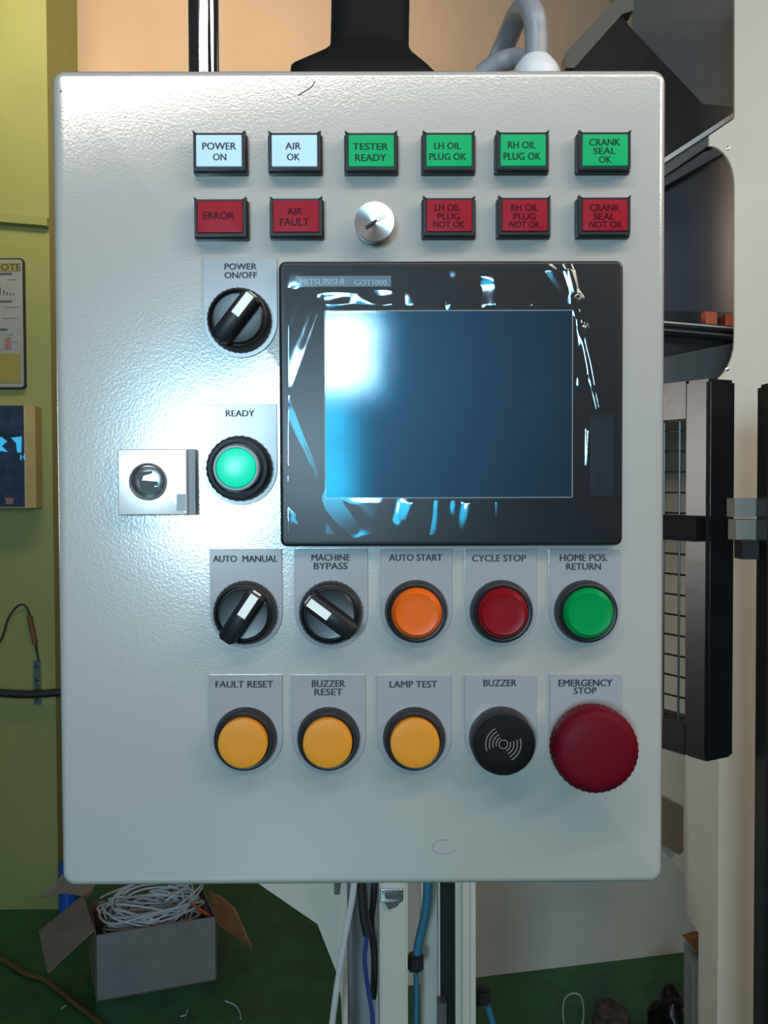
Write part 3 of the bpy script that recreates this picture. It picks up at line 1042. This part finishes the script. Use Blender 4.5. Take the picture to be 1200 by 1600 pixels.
box(bm, (p.x - .012, p.y, q.z), (q.x, p.y + .02, p.z))
bmesh.ops.bevel(bm, geom=bm.edges[:], offset=0.004, segments=2, affect='EDGES')
mk('fitting', bm, M['black'], ah)
bm = bmesh.new()
tube(bm, [W(x, y, D_F + .09) for x, y in [(762, 1572), (770, 1600), (778, 1660)]], 0.005, 10)
mk('hose', bm, M['hose_blue'], ah)

# wide cream skirt panel standing on the floor behind
a, b = F(738, 1528), F(1110, 1483)
dv2 = (b - a).normalized()
nv2 = Vector((-dv2.y, dv2.x, 0))
sk = thing('skirt_panel', (a + b) / 2, 'wide cream machine skirt panel standing on the green floor', 'panel')
bm = bmesh.new()
c0 = a - dv2 * 0.22
b2 = b + dv2 * 0.3
loft(bm, [[c0, b2, b2 + nv2 * .03, c0 + nv2 * .03], [p + Vector((0, 0, 0.95)) for p in (c0, b2, b2 + nv2 * .03, c0 + nv2 * .03)]])
mk('sheet', bm, M['white_paint'], sk, smooth=0)
poly('cover_plate', [(1030, 1243), (1068, 1262), (1068, 1330), (1062, 1336), (1030, 1318)], 2.2, .01, M['brown_plate'], sk)
poly('upper_ledge', [(1020, 620), (1100, 620), (1100, 1375), (1072, 1368), (1030, 1322)], 2.24, .01, M['white_paint'], sk)

fo = poly('machine_foot', [(1081, 1490), (1100, 1490), (1100, 1660), (1081, 1660)], 1.5, .04, M['hose_grey'], mc)
fo = poly('corner_bracket', [(1072, 1470), (1090, 1464), (1100, 1466), (1100, 1494), (1092, 1490)], 1.49, .02, M['brown'], None)
tag(fo, 'small rusty brown bracket beside the cream column near the floor', 'bracket')


def lump(name, p, sx, sy, sz, m, lab, cat, seed):
    bmx = bmesh.new()
    bmesh.ops.create_icosphere(bmx, subdivisions=4, radius=1)
    for v in bmx.verts:
        k = 1 + 0.28 * noise.noise(v.co * 1.8 + Vector((seed, 0, 0))) + 0.12 * noise.noise(v.co * 5 + Vector((0, seed, 0)))
        v.co = Vector((v.co.x * sx * k, v.co.y * sy * k, max(v.co.z, -0.55) * sz * k))
    zmin = min(v.co.z for v in bmx.verts)
    for v in bmx.verts:
        v.co += p - Vector((0, 0, zmin))
    return tag(mk(name, bmx, m, smooth=180), lab, cat)


lump('black_bundle', F(1050, 1640), 0.058, 0.05, 0.085, M['blackmetal'], 'black crumpled bundle on the green floor near the cream column', 'bundle', 1.3)
lump('dirty_rag', F(955, 1612), 0.045, 0.06, 0.04, M['dirt'], 'dirty brown rag on the green floor left of the black bundle', 'rag', 4.4)
bm = bmesh.new()
tube(bm, [F(888, 1640, .005), F(880, 1590, .02), F(882, 1562, .03), F(895, 1552, .035), F(908, 1558, .03), F(912, 1585, .02), F(906, 1620, .005)], 0.0018, 8)
tag(mk('plastic_strap', bm, M['wire_white']), 'thin pale plastic strap loop on the floor left of the brown rag', 'strap')

# ------------------------------------------------------------------ cardboard box of wire at lower left
A, B = F(150, 1566), F(339, 1532)
ex = (B - A).normalized()
ey = Vector((-ex.y, ex.x, 0))
wbox = (B - A).length
dist = A.y - CAM.y
hA = W(152, 1460, dist).z
ht = hA * 0.98
dep = 0.22
t_ = 0.004
bx = thing('cardboard_box', (A + B) / 2, 'open cardboard box holding coiled white wire on the green floor', 'box')


def slabw(p0, p1, z0_, z1_, n, th):
    bmx = bmesh.new()
    loft(bmx, [[Vector((p.x, p.y, z0_)) for p in (p0, p1, p1 + n * th, p0 + n * th)],
               [Vector((p.x, p.y, z1_)) for p in (p0, p1, p1 + n * th, p0 + n * th)]])
    return bmx


mk('front_wall', slabw(A, B, 0, ht, ey, t_), M['card_pale'], bx, smooth=0)
mk('back_wall', slabw(A + ey * dep, B + ey * dep, 0, ht, -ey, t_), M['card'], bx, smooth=0)
mk('side_wall', slabw(A, A + ey * dep, 0, ht, ex, t_), M['card'], bx, smooth=0)
mk('side_wall', slabw(B, B + ey * dep, 0, ht, -ex, t_), M['card'], bx, smooth=0)
bm = bmesh.new()
loft(bm, [[p for p in (A, B, B + ey * dep, A + ey * dep)], [p + Vector((0, 0, t_)) for p in (A, B, B + ey * dep, A + ey * dep)]])
mk('bottom', bm, M['card'], bx, smooth=0)


def flap(px, Ds, m, name='flap', th=0.004):
    bmx = bmesh.new()
    pts = [W(x, y, d) for (x, y), d in zip(px, Ds)]
    n = (pts[1] - pts[0]).cross(pts[2] - pts[0]).normalized()
    prism(bmx, pts, n * th)
    return mk(name, bmx, m, bx, smooth=0)


dl = dist
flap([(130, 1398), (147, 1452), (74, 1519), (60, 1455)], [dl + .20, dl + .02, dl - .03, dl + .13], M['card'])
flap([(326, 1392), (346, 1400), (368, 1420), (371, 1436), (395, 1482), (336, 1440)], [dl + .34, dl + .33, dl + .30, dl + .29, dl + .2, dl + .14], M['card_tan'])
flap([(60, 1404), (100, 1364), (150, 1380), (140, 1402), (100, 1396)], [dl + .40, dl + .42, dl + .40, dl + .36, dl + .38], M['card'])

# coils of wire heaped in the box
mid = (A + B) / 2 + ey * dep * 0.5
for k in range(34):
    bm = bmesh.new()
    rx = random.uniform(0.55, 0.98) * wbox * 0.46
    ry = random.uniform(0.55, 0.95) * dep * 0.42
    zc = ht * 0.72 + 0.075 * random.random() + (0.03 if k > 20 else 0)
    tx, ty = random.uniform(-.25, .25), random.uniform(-.12, .35)
    ph = random.uniform(0, 6.28)
    pts = []
    nk = 18
    sweep = random.uniform(3.6, 6.2)
    for i in range(nk):
        a_ = ph + sweep * i / nk
        x_, y_ = rx * math.cos(a_) + 0.01 * math.sin(3 * a_ + k), ry * math.sin(a_)
        z_ = zc + tx * x_ + ty * y_ + 0.012 * math.sin(2 * a_ + k)
        pts.append(mid + ex * x_ + ey * y_ + Vector((0, 0, z_)))
    tube(bm, pts, random.choice((0.0026, 0.003, 0.0034)), 6)
    mk('tmp', bm, M['wire_white'])
coils = [o for o in COL.objects if o.name.startswith('tmp')]
bm = bmesh.new()
for o in coils:
    me = o.data
    off = len(bm.verts)
    vsn = [bm.verts.new(v.co + o.location) for v in me.vertices]
    for p in me.polygons:
        bm.faces.new([vsn[i] for i in p.vertices])
    bpy.data.objects.remove(o)
wc = mk('wire_coil', bm, M['wire_white'])
tag(wc, 'tangled coil of white wire heaped in the cardboard box', 'wire', kind='stuff')
bm = bmesh.new()
for k in range(5):
    a_ = W(298 + 5 * k, 1412 + 3 * k, dist + .12)
    tube(bm, [a_, a_ + Vector((.012, .01, -.012)), a_ + Vector((.02, .02, -.03))], .003, 6)
tag(mk('red_wire', bm, M['orange']), 'red wire ends among the white coil in the cardboard box', 'wire')

DBL = F(100, 1425).y - CAM.y
pb_ = F(107, 1425)
bl = bmesh.new()
tube(bl, [(pb_.x, pb_.y, 0), (pb_.x, pb_.y, 0.16)], lambda t: 0.030 - 0.004 * t, 24, smooth=False)
tag(mk('blue_container', bl, M['blue']), 'blue plastic container behind the left flap of the cardboard box', 'container')

bm = bmesh.new()
tube(bm, [F(-20, 1490, .006), F(12, 1505, .006), F(40, 1522, .006), F(72, 1533, .006), F(122, 1572, .006), F(158, 1602, .006), F(180, 1640, .006)], 0.006, 8)
tag(mk('brown_twine', bm, M['brown']), 'brown twine lying across the floor in front of the cardboard box', 'twine')
bm = bmesh.new()
tube(bm, [F(352, 1564, .003), F(366, 1570, .003), F(375, 1582, .003), F(376, 1592, .003)], 0.0022, 6)
tag(mk('wire_offcut', bm, M['wire_white']), 'long curved white wire offcut on floor right of the cardboard box', 'wire offcut', 'wire offcuts on the floor')
bm = bmesh.new()
tube(bm, [F(282, 1588, .003), F(290, 1586, .003), F(293, 1578, .003)], 0.0018, 6)
tag(mk('wire_offcut', bm, M['wire_white']), 'short curved white wire offcut on floor in front of the box, below its right half', 'wire offcut', 'wire offcuts on the floor')
bm = bmesh.new()
tube(bm, [F(96, 1576, .003), F(103, 1571, .003)], 0.002, 6)
tag(mk('wire_offcut', bm, M['wire_white']), 'tiny straight white wire offcut beside the brown twine', 'wire offcut', 'wire offcuts on the floor')

# ------------------------------------------------------------------ things on the green wall
DW = DG - 0.012


def wp(x, y, d=DW):
    return W(x, y, d)


po = thing('wall_poster', wp(0, 505), 'framed notice with yellow header and small charts on green wall', 'poster')
a, b = wp(-110, 404), wp(40, 608)
bm = bmesh.new()
slab(bm, (a + b) / 2, b.x - a.x, a.z - b.z, 0.012, YG + .002, YG - 0.014)
mk('frame', bm, M['black'], po)
a, b = wp(-108, 406), wp(38, 605)
bm = bmesh.new()
yP = YG - 0.0145
slab(bm, (a + b) / 2, b.x - a.x, a.z - b.z, 0.010, YG - 0.010, yP)
mk('sheet', bm, M['poster'], po)


def wrect(bmx, x0, y0, x1, y1, y):
    p, q = wp(x0, y0), wp(x1, y1)
    box(bmx, (p.x, y - .001, q.z), (q.x, y + .001, p.z))


for y0, y1 in ((411, 424), (553, 598)):
    bm = bmesh.new()
    wrect(bm, -104, y0, 33, y1, yP - .0005)
    mk('colour_band', bm, M['poster_yellow'], po, smooth=0)
bm = bmesh.new()
text_mesh(bm, 'NOTE OOTE', (-60, 412, 32, 422), 0, .0005, place=lambda u, v: wp(u, v, yP - .002 - CAM.y))
for x, y0 in ((1, 450), (7, 453), (12, 456), (17, 458), (22, 459)):
    wrect(bm, x - .8, y0, x + .8, 461, yP - .001)
for y0, x1 in ((427, 19), (470, 19), (514, 12)):
    wrect(bm, -60, y0, x1, y0 + 2, yP - .001)
mk('print', bm, M['poster_ink'], po, smooth=0)
bm = bmesh.new()
for y0, x0, x1 in ((434, 12, 26), (477, 8, 30), (494, 5, 30), (520, 14, 22), (531, 22, 28)):
    wrect(bm, x0, y0, x1, y0 + 3, yP - .001)
prism(bm, [Vector((wp(x, y).x, yP - .001, wp(x, y).z)) for x, y in ((4, 546), (14, 530), (18, 530), (28, 546))], Vector((0, .001, 0)))
mk('faint_print', bm, M['hose_grey'], po, smooth=0)
bm = bmesh.new()
prism(bm, [Vector((wp(x, y).x, yP - .002, wp(x, y).z)) for x, y in ((8, 545), (9, 528), (17, 527), (19, 545))], Vector((0, .001, 0)))
mk('red_figure', bm, M['poster_red'], po, smooth=0)

wb = thing('wall_box', wp(0, 714), 'yellowed cream wall box with dark blue front below the poster', 'wall box')
a, b = wp(-90, 634, DG - .08), wp(42, 794, DG - .08)
bm = bmesh.new()
loft(bm, [[Vector((p.x, y, p.z)) for p in (Vector((a.x, 0, b.z)), Vector((b.x + e_, 0, b.z)), Vector((b.x + e_, 0, a.z)), Vector((a.x, 0, a.z)))]
          for y, e_ in ((YG + .002, .022), (YG - .06, .022), (YG - .08, .0))])
mk('case', bm, M['cream_box'], wb, smooth=0)
yW = YG - .081
bm = bmesh.new()
a2, b2_ = wp(-86, 634, DG - .081), wp(39, 792, DG - .081)
box(bm, (a2.x, yW - .002, b2_.z), (b2_.x, yW + .004, a2.z))
mk('front_window', bm, M['box_window'], wb, smooth=0)


def ww(x, y):
    p = W(x, y, DG - .084)
    return Vector((p.x, yW - .003, p.z))


bm = bmesh.new()
for pts in ([(-6, 683), (3, 683), (11, 690), (3, 697), (12, 706), (-6, 704)], [(17, 684), (34, 682), (33, 707), (27, 707), (25, 692)]):
    prism(bm, [ww(*p) for p in pts], Vector((0, .0015, 0)))
text_mesh(bm, 'H', (32, 710, 39, 719), 0, .0005, place=lambda u, v: ww(u, v))
mk('window_glint_marking', bm, M['cyan_glint_mark'], wb, smooth=0)  # cyan reflection on the pane painted as glowing shapes, plus the letter
bm = bmesh.new()
prism(bm, [ww(*p) for p in [(8, 778), (22, 778), (20, 788), (10, 788)]], Vector((0, .0015, 0)))
mk('window_label', bm, M['poster_red'], wb, smooth=0)

bm = bmesh.new()
tube(bm, [wp(-40, 1079, DG - .03), wp(0, 1083, DG - .03), wp(45, 1085, DG - .03), wp(96, 1082, DG - .03), wp(130, 1080, DG - .03)], 0.0125, 10)
tag(mk('wall_cable', bm, M['wire_black']), 'thick dark cable running level across the lower green wall', 'cable')
tp = thing('hanging_tester', wp(58, 1065, DG - .02), 'small silver perforated strip hanging on a looped cord on green wall', 'hanging strip')
bm = bmesh.new()
p, q = wp(52, 1032, DG - .014), wp(64.5, 1101, DG - .014)
box(bm, (p.x, YG - .014, q.z), (q.x, YG, p.z))
mk('strip', bm, M['steel'], tp)
bm = bmesh.new()
for x, y, r in ((57.5, 1041, .006), (57.5, 1063, .006), (58.5, 1071, .004), (58, 1093, .005)):
    p = wp(x, y, DG - .015)
    lathe(bm, p, [(r, -.002), (r, .001), (r * .3, .001)], 16)
mk('hole', bm, M['wire_black'], tp)
bm = bmesh.new()
tube(bm, [wp(-30, 1040, DG - .01), wp(0, 1002, DG - .01), wp(12, 968, DG - .01), wp(26, 948, DG - .01), wp(36, 945, DG - .01), wp(44, 955, DG - .01), wp(49, 980, DG - .01), wp(55, 1004, DG - .01), wp(60, 1034, DG - .01)], 0.0028, 8)
mk('cord', bm, M['wire_black'], tp)
bm = bmesh.new()
tube(bm, [wp(46, 962, DG - .01), wp(49, 980, DG - .01), wp(55, 1006, DG - .01)], 0.008, 10)
mk('tape_wrap', bm, M['brown'], tp)
bm = bmesh.new()
tube(bm, [(gp.x - .12, F(0, 1500).y, 0.0), (gp.x - .125, F(0, 1500).y, 0.20)], 0.03, 12, smooth=False)
tag(mk('brown_stake', bm, M['card']), 'brown cardboard tube standing at the far lower left edge', 'tube')
